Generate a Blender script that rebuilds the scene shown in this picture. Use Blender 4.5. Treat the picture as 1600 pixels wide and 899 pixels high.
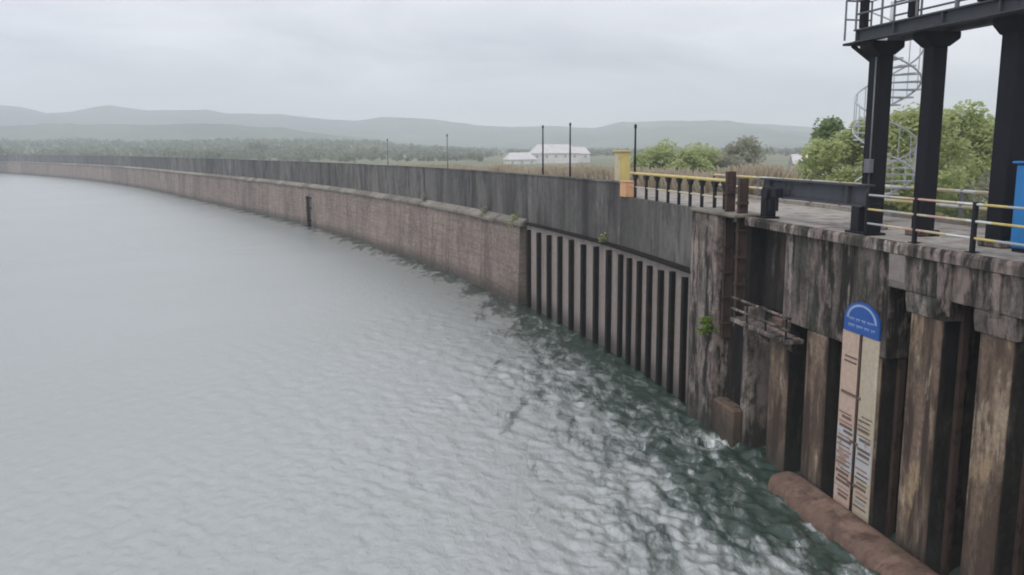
import bpy, math, random
import numpy as np
from mathutils import Matrix, Vector
R = math.radians
rng = np.random.default_rng(7)
random.seed(7)
for o in list(bpy.data.objects): bpy.data.objects.remove(o)
scene = bpy.context.scene
COL = scene.collection

# ------------------------------------------------------------------ camera
cam_d = bpy.data.cameras.new('camera'); cam = bpy.data.objects.new('camera', cam_d); COL.objects.link(cam)
cam_d.lens = 29.25; cam_d.sensor_width = 36; cam_d.clip_start = 0.1; cam_d.clip_end = 30000
_p, _r = math.atan(218.5/1300), R(0.45)
fw = Vector((0, math.cos(_p), -math.sin(_p))); up0 = Vector((0, math.sin(_p), math.cos(_p))); rt0 = Vector((1, 0, 0))
rt = rt0*math.cos(_r) - up0*math.sin(_r); up = rt0*math.sin(_r) + up0*math.cos(_r)
M = Matrix.Identity(4)
for i in range(3): M[i][0], M[i][1], M[i][2] = rt[i], up[i], -fw[i]
M.translation = (0, 0, 10.0)
cam.matrix_world = M
scene.camera = cam

# ------------------------------------------------------------------ world (overcast sky)
SUN_EL, SUN_AZ = 52, 215          # degrees; azimuth clockwise from +Y
w = bpy.data.worlds.new('World'); scene.world = w; w.use_nodes = True
nt = w.node_tree; nt.nodes.clear()
def wn(t, **k):
    n = nt.nodes.new(t)
    for a, b in k.items(): setattr(n, a, b)
    return n
sky = wn('ShaderNodeTexSky', sky_type='NISHITA', sun_disc=False, sun_elevation=R(SUN_EL), sun_rotation=R(SUN_AZ), dust_density=3.0)
b1 = wn('ShaderNodeBackground'); b1.inputs['Strength'].default_value = 0.10
nt.links.new(sky.outputs[0], b1.inputs['Color'])
tc = wn('ShaderNodeTexCoord'); sx = wn('ShaderNodeSeparateXYZ'); nt.links.new(tc.outputs['Generated'], sx.inputs[0])
mx = wn('ShaderNodeMath', operation='MAXIMUM'); nt.links.new(sx.outputs['Z'], mx.inputs[0]); mx.inputs[1].default_value = 0.0
ad = wn('ShaderNodeMath', operation='ADD'); nt.links.new(mx.outputs[0], ad.inputs[0]); ad.inputs[1].default_value = 0.13
dx = wn('ShaderNodeMath', operation='DIVIDE'); nt.links.new(sx.outputs['X'], dx.inputs[0]); nt.links.new(ad.outputs[0], dx.inputs[1])
dy = wn('ShaderNodeMath', operation='DIVIDE'); nt.links.new(sx.outputs['Y'], dy.inputs[0]); nt.links.new(ad.outputs[0], dy.inputs[1])
cb = wn('ShaderNodeCombineXYZ'); nt.links.new(dx.outputs[0], cb.inputs[0]); nt.links.new(dy.outputs[0], cb.inputs[1])
cb.inputs[2].default_value = 4.7
cn = wn('ShaderNodeTexNoise'); cn.inputs['Scale'].default_value = 0.62; cn.inputs['Detail'].default_value = 6; cn.inputs['Roughness'].default_value = 0.52; cn.inputs['Distortion'].default_value = 0.5
nt.links.new(cb.outputs[0], cn.inputs['Vector'])
cr_ = wn('ShaderNodeValToRGB'); cr_.color_ramp.elements[0].position = 0.34; cr_.color_ramp.elements[1].position = 0.64
cr_.color_ramp.elements[0].color = (0.47, 0.475, 0.545, 1); cr_.color_ramp.elements[1].color = (0.87, 0.87, 0.91, 1)
nt.links.new(cn.outputs['Fac'], cr_.inputs['Fac'])
b2 = wn('ShaderNodeBackground'); b2.inputs['Strength'].default_value = 1.0
hr_ = wn('ShaderNodeMapRange', interpolation_type='SMOOTHSTEP'); nt.links.new(mx.outputs[0], hr_.inputs['Value'])
hr_.inputs['From Min'].default_value = 0.0; hr_.inputs['From Max'].default_value = 0.12; hr_.inputs['To Min'].default_value = 0.75; hr_.inputs['To Max'].default_value = 0.0
hm_ = wn('ShaderNodeMix', data_type='RGBA'); nt.links.new(hr_.outputs['Result'], hm_.inputs[0]); nt.links.new(cr_.outputs[0], hm_.inputs[6]); hm_.inputs[7].default_value = (0.97, 0.955, 0.97, 1)
nt.links.new(hm_.outputs[2], b2.inputs['Color'])
ms = wn('ShaderNodeMixShader'); ms.inputs['Fac'].default_value = 0.93
nt.links.new(b1.outputs[0], ms.inputs[1]); nt.links.new(b2.outputs[0], ms.inputs[2])
wo = wn('ShaderNodeOutputWorld'); nt.links.new(ms.outputs[0], wo.inputs['Surface'])

# ------------------------------------------------------------------ sun (behind cloud)
sd = bpy.data.lights.new('sun', 'SUN'); sd.energy = 0.8; sd.angle = R(30); sd.color = (1, 0.97, 0.93)
so = bpy.data.objects.new('sun', sd); COL.objects.link(so)
sv = Vector((math.sin(R(SUN_AZ))*math.cos(R(SUN_EL)), math.cos(R(SUN_AZ))*math.cos(R(SUN_EL)), math.sin(R(SUN_EL))))
so.rotation_euler = sv.to_track_quat('Z', 'Y').to_euler(); so.location = (0, 0, 60)

# ------------------------------------------------------------------ view
vs = scene.view_settings; vs.view_transform = 'Standard'; vs.look = 'None'; vs.exposure = 0.5; vs.gamma = 1.0; vs.use_curve_mapping = False
scene.render.engine = 'CYCLES'
cy = scene.cycles; cy.max_bounces = 8; cy.diffuse_bounces = 5; cy.glossy_bounces = 3; cy.transmission_bounces = 3; cy.volume_bounces = 3; cy.transparent_max_bounces = 6
cy.caustics_reflective = False; cy.caustics_refractive = False; cy.filter_width = 1.9
cy.use_denoising = True
try: cy.denoiser = 'OPENIMAGEDENOISE'
except Exception: pass

# ------------------------------------------------------------------ mesh helpers
class MB:
    """collects faces for one mesh object; several materials allowed"""
    def __init__(s): s.v = []; s.f = []; s.m = []
    def quad_prism(s, base, z0, z1, mi=0, z0b=None, z1b=None):
        """base: 4 xy points ccw or cw; prism between z0 and z1"""
        k = len(s.v)
        for p in base: s.v.append((p[0], p[1], z0))
        for p in base: s.v.append((p[0], p[1], z1))
        n = len(base)
        s.f.append(tuple(k+i for i in reversed(range(n)))); s.m.append(mi)
        s.f.append(tuple(k+n+i for i in range(n))); s.m.append(mi)
        for i in range(n):
            j = (i+1) % n; s.f.append((k+i, k+j, k+n+j, k+n+i)); s.m.append(mi)
    def box(s, c, size, rz=0, mi=0, rot=None):
        hx, hy, hz = size[0]/2, size[1]/2, size[2]/2
        k = len(s.v); rm = rot if rot is not None else Matrix.Rotation(rz, 3, 'Z')
        for z in (-hz, hz):
            for x, y in ((-hx, -hy), (hx, -hy), (hx, hy), (-hx, hy)):
                q = rm @ Vector((x, y, z)); s.v.append((c[0]+q.x, c[1]+q.y, c[2]+q.z))
        for f in ((3, 2, 1, 0), (4, 5, 6, 7), (0, 1, 5, 4), (1, 2, 6, 5), (2, 3, 7, 6), (3, 0, 4, 7)):
            s.f.append(tuple(k+i for i in f)); s.m.append(mi)
    def tube(s, pts, rad, n=8, mi=0, cap=True):
        pts = [Vector(p) for p in pts]; k0 = len(s.v)
        rads = rad if hasattr(rad, '__len__') else [rad]*len(pts)
        ref = None
        for i, p in enumerate(pts):
            d = (pts[min(i+1, len(pts)-1)] - pts[max(i-1, 0)]).normalized()
            if ref is None: ref = Vector((0, 0, 1)) if abs(d.z) < 0.9 else Vector((1, 0, 0))
            a = d.cross(ref).normalized(); b = d.cross(a).normalized(); ref = b.cross(d)*-1 if False else ref
            for q in range(n):
                t = 2*math.pi*q/n; c = p + (a*math.cos(t) + b*math.sin(t))*rads[i]; s.v.append(tuple(c))
        for i in range(len(pts)-1):
            for q in range(n):
                q2 = (q+1) % n
                s.f.append((k0+i*n+q, k0+i*n+q2, k0+(i+1)*n+q2, k0+(i+1)*n+q)); s.m.append(mi)
        if cap:
            s.f.append(tuple(k0+q for q in reversed(range(n)))); s.m.append(mi)
            e = k0+(len(pts)-1)*n; s.f.append(tuple(e+q for q in range(n))); s.m.append(mi)
    def build(s, name, mats, parent=None, smooth=False, bevel=0.0, loc=None, seg=1):
        me = bpy.data.meshes.new(name)
        vv = np.array(s.v, float)
        if loc is not None: vv = vv - np.array(loc)
        me.from_pydata([tuple(x) for x in vv], [], s.f); 
        for m in (mats if isinstance(mats, (list, tuple)) else [mats]): me.materials.append(m)
        if any(s.m): me.polygons.foreach_set('material_index', s.m)
        import bmesh
        bm = bmesh.new(); bm.from_mesh(me); bmesh.ops.recalc_face_normals(bm, faces=bm.faces)
        if bevel:
            bmesh.ops.remove_doubles(bm, verts=bm.verts, dist=1e-5)
            es = [e for e in bm.edges if len(e.link_faces) == 2 and e.calc_face_angle(0) > 0.5]
            bmesh.ops.bevel(bm, geom=es, offset=bevel, segments=seg, affect='EDGES', profile=0.6)
        bm.to_mesh(me); bm.free()
        if smooth: me.polygons.foreach_set('use_smooth', [True]*len(me.polygons))
        me.update()
        o = bpy.data.objects.new(name, me); COL.objects.link(o)
        if loc is not None: o.location = loc
        if parent is not None:
            o.parent = parent
            if parent.type == 'EMPTY': o.matrix_parent_inverse = Matrix.Translation(-Vector(parent.location))
        return o

def fast_mesh(name, V, F, mat, smooth=False):
    """V (n,3), F (m,k) numpy"""
    V = np.asarray(V, np.float32); F = np.asarray(F, np.int32); k = F.shape[1]
    me = bpy.data.meshes.new(name)
    me.vertices.add(len(V)); me.vertices.foreach_set('co', V.ravel())
    me.loops.add(F.size); me.loops.foreach_set('vertex_index', F.ravel())
    me.polygons.add(len(F)); me.polygons.foreach_set('loop_start', np.arange(0, F.size, k, dtype=np.int32))
    try: me.polygons.foreach_set('loop_total', np.full(len(F), k, np.int32))
    except Exception: pass
    me.update(calc_edges=True)
    if smooth: me.polygons.foreach_set('use_smooth', np.ones(len(F), bool))
    me.materials.append(mat)
    return me

def tag(o, label=None, cat=None, group=None, kind=None):
    if label: o['label'] = label
    if cat: o['category'] = cat
    if group: o['group'] = group
    if kind: o['kind'] = kind
    return o
def empty(name, loc, label, cat, group=None):
    o = bpy.data.objects.new(name, None); COL.objects.link(o); o.location = loc; o.empty_display_size = 0.2
    return tag(o, label, cat, group)

# ------------------------------------------------------------------ materials
class NT:
    def __init__(s, name):
        s.m = bpy.data.materials.new(name); s.m.use_nodes = True; s.t = s.m.node_tree
        s.b = s.t.nodes['Principled BSDF']; s.out = s.t.nodes['Material Output']
        s.pos = s.n('ShaderNodeNewGeometry').outputs['Position']
    def n(s, t, **k):
        x = s.t.nodes.new(t)
        for a, b in k.items(): setattr(x, a, b)
        return x
    def l(s, a, b): s.t.links.new(a, b)
    def mapv(s, sc, loc=(0, 0, 0), vec=None):
        x = s.n('ShaderNodeMapping'); x.inputs['Scale'].default_value = sc; x.inputs['Location'].default_value = loc
        s.l(vec or s.pos, x.inputs['Vector']); return x.outputs[0]
    def noise(s, sc, detail=4, rough=0.55, scale=1.0, loc=(0, 0, 0), dist=0.0, vec=None):
        x = s.n('ShaderNodeTexNoise'); x.inputs['Scale'].default_value = scale; x.inputs['Detail'].default_value = detail
        x.inputs['Roughness'].default_value = rough; x.inputs['Distortion'].default_value = dist
        s.l(s.mapv(sc if hasattr(sc, '__len__') else (sc,)*3, loc, vec), x.inputs['Vector']); return x.outputs['Fac']
    def ramp(s, fac, a, b, va=0.0, vb=1.0):
        x = s.n('ShaderNodeMapRange', interpolation_type='SMOOTHSTEP'); x.inputs['From Min'].default_value = a; x.inputs['From Max'].default_value = b
        x.inputs['To Min'].default_value = va; x.inputs['To Max'].default_value = vb
        s.l(fac, x.inputs['Value']); return x.outputs['Result']
    def math(s, op, a, b):
        x = s.n('ShaderNodeMath', operation=op)
        for i, v in enumerate((a, b)):
            if hasattr(v, 'is_linked') or hasattr(v, 'links'): s.l(v, x.inputs[i])
            else: x.inputs[i].default_value = v
        return x.outputs[0]
    def mix(s, fac, a, b, mode='MIX'):
        x = s.n('ShaderNodeMix', data_type='RGBA', blend_type=mode)
        for i, v in ((0, fac), (6, a), (7, b)):
            if hasattr(v, 'links'): s.l(v, x.inputs[i])
            elif i == 0: x.inputs[0].default_value = v
            else: x.inputs[i].default_value = (*v, 1)
        return x.outputs[2]
    def bump(s, h, strength=0.3, dist=0.05):
        x = s.n('ShaderNodeBump'); x.inputs['Strength'].default_value = strength; x.inputs['Distance'].default_value = dist
        s.l(h, x.inputs['Height']); s.l(x.outputs[0], s.b.inputs['Normal'])
    def col(s, c):
        if hasattr(c, 'links'): s.l(c, s.b.inputs['Base Color'])
        else: s.b.inputs['Base Color'].default_value = (*c, 1)
    def rough(s, r):
        if hasattr(r, 'links'): s.l(r, s.b.inputs['Roughness'])
        else: s.b.inputs['Roughness'].default_value = r
    def z(s):
        x = s.n('ShaderNodeSeparateXYZ'); s.l(s.pos, x.inputs[0]); return x.outputs['Z']
    def rnd(s): return s.n('ShaderNodeObjectInfo').outputs['Random']

def concrete(name, base, dark, light, streak=(0.45, 0.7), lime=(0.6, 0.75), seed=0, wet=True, algae=None, blotch=None, vary=0.25, fine=1.0, rough=0.88, sc=1.0, courses=False, bs=0.5):
    m = NT(name); L = (seed*3.1, seed*1.7, seed*0.9)
    st = m.noise((1.5*sc, 1.5*sc, 0.16*sc), 5, 0.6, loc=L)
    big = m.noise(0.5*sc, 4, 0.6, loc=L)
    gr = m.noise(5*sc, 6, 0.7, loc=L)
    c = m.mix(m.ramp(st, *streak), base, dark)
    lm = m.math('MULTIPLY', m.ramp(m.noise((1.9*sc, 1.9*sc, 0.3*sc), 5, 0.65, loc=(L[0]+9, 2, 5)), *lime), m.ramp(big, 0.38, 0.6))
    c = m.mix(lm, c, light)
    if algae: c = m.mix(m.ramp(m.noise((0.8, 0.8, 0.22), 4, 0.6, loc=(3+seed, 8, 1)), 0.52, 0.7, 0, 0.75), c, algae)
    c = m.mix(m.math('MULTIPLY', m.ramp(gr, 0.3, 0.75), 0.55*fine), c, dark)
    if blotch:   # rust and silt blotches of their own shape
        bn = m.noise((1.0*sc, 1.0*sc, 0.35*sc), 6, 0.7, loc=(seed*2.3, 7, 4), dist=0.15)
        c = m.mix(m.ramp(bn, blotch[1], blotch[1]+0.12, 0, blotch[2]), c, blotch[0])
        bn2 = m.noise((0.7*sc, 0.7*sc, 0.3*sc), 6, 0.7, loc=(seed*1.3, 17, 9), dist=0.4)
        c = m.mix(m.ramp(bn2, 0.5, 0.62, 0, 0.7), c, dark)
    if courses:   # worn stone coursing, too fine to build stone by stone at this distance
        cz = m.noise((0.25, 0.25, 5.0), 3, 0.6, loc=(1, 2, 3)); c = m.mix(m.ramp(cz, 0.46, 0.62, 0, 0.5), c, dark)
        cs_ = m.noise((2.2, 2.2, 4.0), 4, 0.7, loc=(5, 2, 8)); c = m.mix(m.ramp(cs_, 0.5, 0.68, 0, 0.45), c, light)
    if wet:   # tide-mark stain just above the water
        zz = m.math('ADD', m.z(), m.math('MULTIPLY', gr, 1.2))
        c = m.mix(m.ramp(zz, 0.7, 1.9, 0.7, 0.0), c, (0.045, 0.045, 0.038))
    if vary:
        v = m.ramp(m.rnd(), 0, 1, 1-vary, 1+vary*0.6)
        cc = m.n('ShaderNodeCombineColor'); [m.l(v, cc.inputs[i]) for i in range(3)]
        c = m.mix(1.0, c, cc.outputs[0], 'MULTIPLY')
    m.col(c); m.rough(rough); m.b.inputs['Specular IOR Level'].default_value = 0.25
    m.bump(m.math('ADD', gr, m.math('MULTIPLY', m.noise(18*sc, 4, 0.6), 0.4)), bs, 0.04)
    return m.m

def paint(name, col, rust=None, amount=0.3, rough=0.55, metal=0.0, scale=3.0, seed=0):
    m = NT(name); n1 = m.noise((scale, scale, scale*0.5), 6, 0.65, loc=(seed, 2, 3))
    c = m.mix(m.ramp(n1, 0.35, 0.7, 0, 0.35), col, tuple(x*0.55 for x in col))
    if rust: c = m.mix(m.ramp(n1, 0.68-amount*0.3, 0.78-amount*0.2), c, rust)
    m.col(c); m.rough(rough); m.b.inputs['Metallic'].default_value = metal; m.b.inputs['Specular IOR Level'].default_value = 0.5 if max(col) > 0.1 else 0.12
    m.bump(n1, 0.15, 0.01); return m.m

RUST = (0.13, 0.062, 0.04)
MAT = {}
MAT['parapet'] = concrete('parapet_concrete', (0.152, 0.144, 0.138), (0.055, 0.051, 0.049), (0.24, 0.23, 0.22), (0.42, 0.68), (0.54, 0.7), 1, False, (0.11, 0.11, 0.085), ((0.19, 0.175, 0.16), 0.48, 0.7), 0.22, sc=0.55)
MAT['face'] = concrete('brown_masonry', (0.35, 0.275, 0.235), (0.15, 0.115, 0.098), (0.46, 0.385, 0.335), (0.48, 0.72), (0.55, 0.7), 2, True, (0.19, 0.175, 0.135), ((0.24, 0.19, 0.165), 0.46, 0.7), 0.14, sc=0.5, courses=True)
MAT['panel'] = concrete('bay_concrete', (0.33, 0.285, 0.26), (0.18, 0.145, 0.13), (0.42, 0.38, 0.345), (0.48, 0.8), (0.58, 0.75), 3, True, None, None, 0.1)
MAT['ledge'] = concrete('ledge_stone', (0.32, 0.29, 0.25), (0.14, 0.12, 0.095), (0.44, 0.405, 0.36), (0.5, 0.75), (0.55, 0.7), 4, False, (0.15, 0.16, 0.09), None, 0.25)
MAT['old'] = concrete('stained_concrete', (0.18, 0.152, 0.134), (0.026, 0.022, 0.019), (0.46, 0.40, 0.345), (0.44, 0.56), (0.48, 0.58), 5, True, (0.07, 0.08, 0.058), ((0.30, 0.235, 0.21), 0.49, 0.8), 0.15, fine=1.1, sc=1.5)
MAT['pile'] = concrete('brown_pile_concrete', (0.205, 0.145, 0.108), (0.06, 0.042, 0.033), (0.46, 0.36, 0.26), (0.46, 0.6), (0.51, 0.62), 6, True, None, ((0.42, 0.30, 0.18), 0.57, 0.7), 0.2, sc=1.35)
MAT['shade_stain'] = concrete('black_shade_stain_concrete', (0.036, 0.031, 0.028), (0.013, 0.012, 0.012), (0.17, 0.15, 0.13), (0.45, 0.65), (0.58, 0.70), 7, True, (0.035, 0.043, 0.03), ((0.09, 0.06, 0.045), 0.55, 0.7), 0.1)  # near-black base paints in the shade of the recesses, with rust and algae stains
MAT['deck'] = concrete('deck_concrete', (0.40, 0.37, 0.335), (0.20, 0.18, 0.155), (0.52, 0.49, 0.45), (0.45, 0.65), (0.55, 0.7), 8, False, None, None, 0)
MAT['sill'] = concrete('sill_concrete', (0.20, 0.128, 0.10), (0.085, 0.052, 0.042), (0.30, 0.22, 0.175), (0.5, 0.7), (0.55, 0.7), 9, False, (0.10, 0.09, 0.05), ((0.28, 0.19, 0.15), 0.5, 0.7), 0, sc=0.9, bs=0.25)
MAT['black'] = paint('black_steel', (0.022, 0.022, 0.027), RUST, 0.15, 0.6)
MAT['rib'] = paint('rib_steel', (0.012, 0.0105, 0.010), (0.035, 0.02, 0.016), 0.45, 0.75)
MAT['column'] = paint('column_paint', (0.016, 0.0175, 0.022), (0.034, 0.032, 0.032), 0.2, 0.7, scale=1.5)
MAT['grey'] = paint('grey_steel', (0.16, 0.165, 0.18), (0.09, 0.08, 0.08), 0.3, 0.5)
MAT['beam'] = paint('hoist_beam_paint', (0.075, 0.08, 0.09), (0.04, 0.035, 0.035), 0.35, 0.55)
MAT['pale'] = paint('pale_grey_steel', (0.42, 0.44, 0.45), (0.2, 0.17, 0.15), 0.2, 0.5)
MAT['stair'] = paint('stair_grey', (0.58, 0.60, 0.62), (0.4, 0.36, 0.33), 0.15, 0.5)
MAT['rust'] = paint('rusty_steel', (0.085, 0.058, 0.05), (0.035, 0.028, 0.026), 0.5, 0.85)
MAT['yellow'] = paint('yellow_paint', (0.64, 0.51, 0.18), (0.25, 0.2, 0.1), 0.25, 0.5)
MAT['cream'] = paint('cream_paint', (0.62, 0.54, 0.36), (0.3, 0.24, 0.15), 0.25, 0.5)
MAT['white'] = paint('white_paint', (0.72, 0.72, 0.70), (0.4, 0.36, 0.3), 0.15, 0.5)
MAT['red'] = paint('red_paint', (0.50, 0.13, 0.08), (0.2, 0.08, 0.06), 0.2, 0.5)
MAT['pink'] = paint('pink_paint', (0.60, 0.36, 0.30), (0.3, 0.2, 0.15), 0.2, 0.5)
MAT['orange'] = paint('orange_paint', (0.70, 0.38, 0.20), (0.4, 0.22, 0.14), 0.25, 0.6)
MAT['blue'] = paint('blue_paint', (0.015, 0.20, 0.52), (0.01, 0.12, 0.3), 0.1, 0.4)
MAT['signblue'] = paint('sign_blue', (0.012, 0.085, 0.36), (0.02, 0.07, 0.25), 0.1, 0.45)
MAT['peach'] = concrete('peach_gauge_paint', (0.62, 0.46, 0.37), (0.40, 0.27, 0.21), (0.70, 0.62, 0.54), (0.55, 0.8), (0.55, 0.7), 11, False, None, None, 0, sc=2)
MAT['buff'] = concrete('buff_gauge_paint', (0.56, 0.49, 0.37), (0.36, 0.28, 0.21), (0.64, 0.60, 0.52), (0.55, 0.8), (0.55, 0.7), 12, False, None, None, 0, sc=2)
MAT['enamel'] = paint('worn_enamel', (0.52, 0.52, 0.52), (0.36, 0.24, 0.18), 0.5, 0.6)
MAT['gmark_d'] = paint('dark_gauge_mark', (0.16, 0.11, 0.09), (0.3, 0.2, 0.15), 0.4, 0.7)
MAT['gmark_b'] = paint('blue_gauge_mark', (0.26, 0.28, 0.34), (0.4, 0.35, 0.3), 0.4, 0.7)
MAT['gmark_r'] = paint('red_gauge_mark', (0.36, 0.19, 0.16), (0.4, 0.28, 0.24), 0.4, 0.7)
MAT['bark'] = concrete('bark', (0.13, 0.10, 0.08), (0.06, 0.045, 0.035), (0.2, 0.17, 0.14), seed=13, wet=False, vary=0, sc=3)
MAT['wallwhite'] = paint('white_wash', (0.74, 0.73, 0.72), (0.5, 0.46, 0.43), 0.2, 0.8, scale=0.6)
MAT['roofpale'] = paint('pale_sheet_roof', (0.62, 0.60, 0.60), (0.45, 0.36, 0.32), 0.3, 0.6, scale=0.6)
MAT['glass'] = paint('dark_pane', (0.40, 0.41, 0.43), None, 0, 0.15)

def foliage(name, a, b, c2, rnd=0.0):
    m = NT(name)
    n1 = m.noise(0.9, 3, 0.6); n2 = m.noise(7.0, 2, 0.5)
    c = m.mix(m.ramp(n1, 0.35, 0.65), a, b); c = m.mix(m.ramp(n2, 0.5, 0.75, 0, 0.7), c, c2)
    m.col(c); m.rough(0.6); m.b.inputs['Specular IOR Level'].default_value = 0.25
    tr = m.n('ShaderNodeBsdfTranslucent'); m.l(c, tr.inputs['Color'])
    mx = m.n('ShaderNodeMixShader'); mx.inputs[0].default_value = 0.5
    m.l(m.b.outputs[0], mx.inputs[1]); m.l(tr.outputs[0], mx.inputs[2]); m.l(mx.outputs[0], m.out.inputs['Surface'])
    return m.m
MAT['leaf'] = foliage('leaf_green', (0.42, 0.49, 0.21), (0.52, 0.57, 0.27), (0.58, 0.61, 0.34))
MAT['leaf_dark'] = foliage('leaf_dark', (0.24, 0.31, 0.14), (0.31, 0.38, 0.18), (0.38, 0.43, 0.24))
MAT['leaf_grey'] = foliage('leaf_grey', (0.34, 0.345, 0.255), (0.40, 0.40, 0.30), (0.46, 0.45, 0.35))
MAT['leaf_bright'] = foliage('leaf_bright', (0.16, 0.26, 0.04), (0.24, 0.34, 0.07), (0.30, 0.38, 0.12))
MAT['dry'] = foliage('dry_grass', (0.48, 0.41, 0.31), (0.55, 0.48, 0.37), (0.34, 0.33, 0.20))
MAT['wood'] = foliage('far_wood', (0.20, 0.22, 0.14), (0.23, 0.25, 0.16), (0.26, 0.27, 0.19))

# ------------------------------------------------------------------ the line of the dam
P = np.array([(-640, 745), (-460, 610), (-330, 492), (-236.2, 393), (-168.7, 318), (-109, 240), (-67, 175), (-41, 134), (-24.5, 106.5), (-13, 84.5), (-5.2, 68), (0.1, 54.8),
              (3.5, 45), (5.2, 39.2), (6.45, 33.8), (7.15, 30.3), (7.9, 26.7), (8.55, 23.5), (9.15, 20.5), (9.75, 17.5), (10.15, 15.5), (11, 11), (11.8, 6), (12.9, -4)], float)
def catmull(P, n=40):
    out = []; Q = np.vstack([2*P[0]-P[1], P, 2*P[-1]-P[-2]])
    for i in range(1, len(Q)-2):
        a, b, c, d = Q[i-1:i+3]
        for t in np.linspace(0, 1, n, endpoint=False):
            out.append(.5*(2*b+(c-a)*t+(2*a-5*b+4*c-d)*t*t+(3*b-a-3*c+d)*t**3))
    out.append(P[-1]); return np.array(out)
CV = catmull(P); SS = np.concatenate([[0], np.cumsum(np.linalg.norm(np.diff(CV, axis=0), axis=1))])
i0 = 20*40
SS = (SS[i0]-SS)[::-1]; CV = CV[::-1]              # s grows away from the camera, s=0 at (10.15, 15.5)
TV = np.gradient(CV, SS, axis=0); TV /= np.linalg.norm(TV, axis=1)[:, None]
S_END = float(SS[-1]); S_NEAR = float(SS[0])
def fr(s, d=0.0):
    """xy point at chainage s, d metres towards the water"""
    p = np.array([np.interp(s, SS, CV[:, 0]), np.interp(s, SS, CV[:, 1])])
    t = np.array([np.interp(s, SS, TV[:, 0]), np.interp(s, SS, TV[:, 1])]); t /= np.linalg.norm(t)
    n = np.array([-t[1], t[0]])
    return p + n*d
def tang(s):
    t = np.array([np.interp(s, SS, TV[:, 0]), np.interp(s, SS, TV[:, 1])]); return t/np.linalg.norm(t)
def ang(s): t = tang(s); return math.atan2(t[1], t[0])
def P3(s, d, z): p = fr(s, d); return (float(p[0]), float(p[1]), float(z))
def strip(mb, s0, s1, prof, step=1.0, mi=0, caps=True):
    """extrude a (d,z) profile along the dam line"""
    n = max(2, int(math.ceil((s1-s0)/step))+1); k0 = len(mb.v); m = len(prof)
    for s in np.linspace(s0, s1, n):
        for d, z in prof: mb.v.append(P3(s, d, z))
    for i in range(n-1):
        for j in range(m):
            j2 = (j+1) % m
            mb.f.append((k0+i*m+j, k0+i*m+j2, k0+(i+1)*m+j2, k0+(i+1)*m+j)); mb.m.append(mi)
    if caps:
        mb.f.append(tuple(k0+j for j in range(m))); mb.m.append(mi)
        mb.f.append(tuple(k0+(n-1)*m+j for j in reversed(range(m)))); mb.m.append(mi)
def cbox(mb, s0, s1, d0, d1, z0, z1, step=2.0, mi=0):
    strip(mb, s0, s1, [(d0, z0), (d1, z0), (d1, z1), (d0, z1)], step, mi)
def one(name, mat, parent, s0, s1, d0, d1, z0, z1, step=2.0, bevel=0.0):
    mb = MB(); cbox(mb, s0, s1, d0, d1, z0, z1, step); return mb.build(name, mat, parent, bevel=bevel)

DECK = 7.70; PAR = 8.36; LED = 5.3; CAP = 5.3

def vnoise(x, y, seed=0):
    g = np.random.default_rng(seed); T = g.random((64, 64))
    xi = np.floor(x).astype(int); yi = np.floor(y).astype(int); fx = x-xi; fy = y-yi; fx = fx*fx*(3-2*fx); fy = fy*fy*(3-2*fy)
    t = lambda i, j: T[i % 64, j % 64]
    return (t(xi, yi)*(1-fx)+t(xi+1, yi)*fx)*(1-fy) + (t(xi, yi+1)*(1-fx)+t(xi+1, yi+1)*fx)*fy
def fbm(x, y, seed=0, o=5):
    s = 0; a = 0.5
    for i in range(o): s = s + a*vnoise(x*2**i, y*2**i, seed+i); a *= 0.5
    return s

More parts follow.
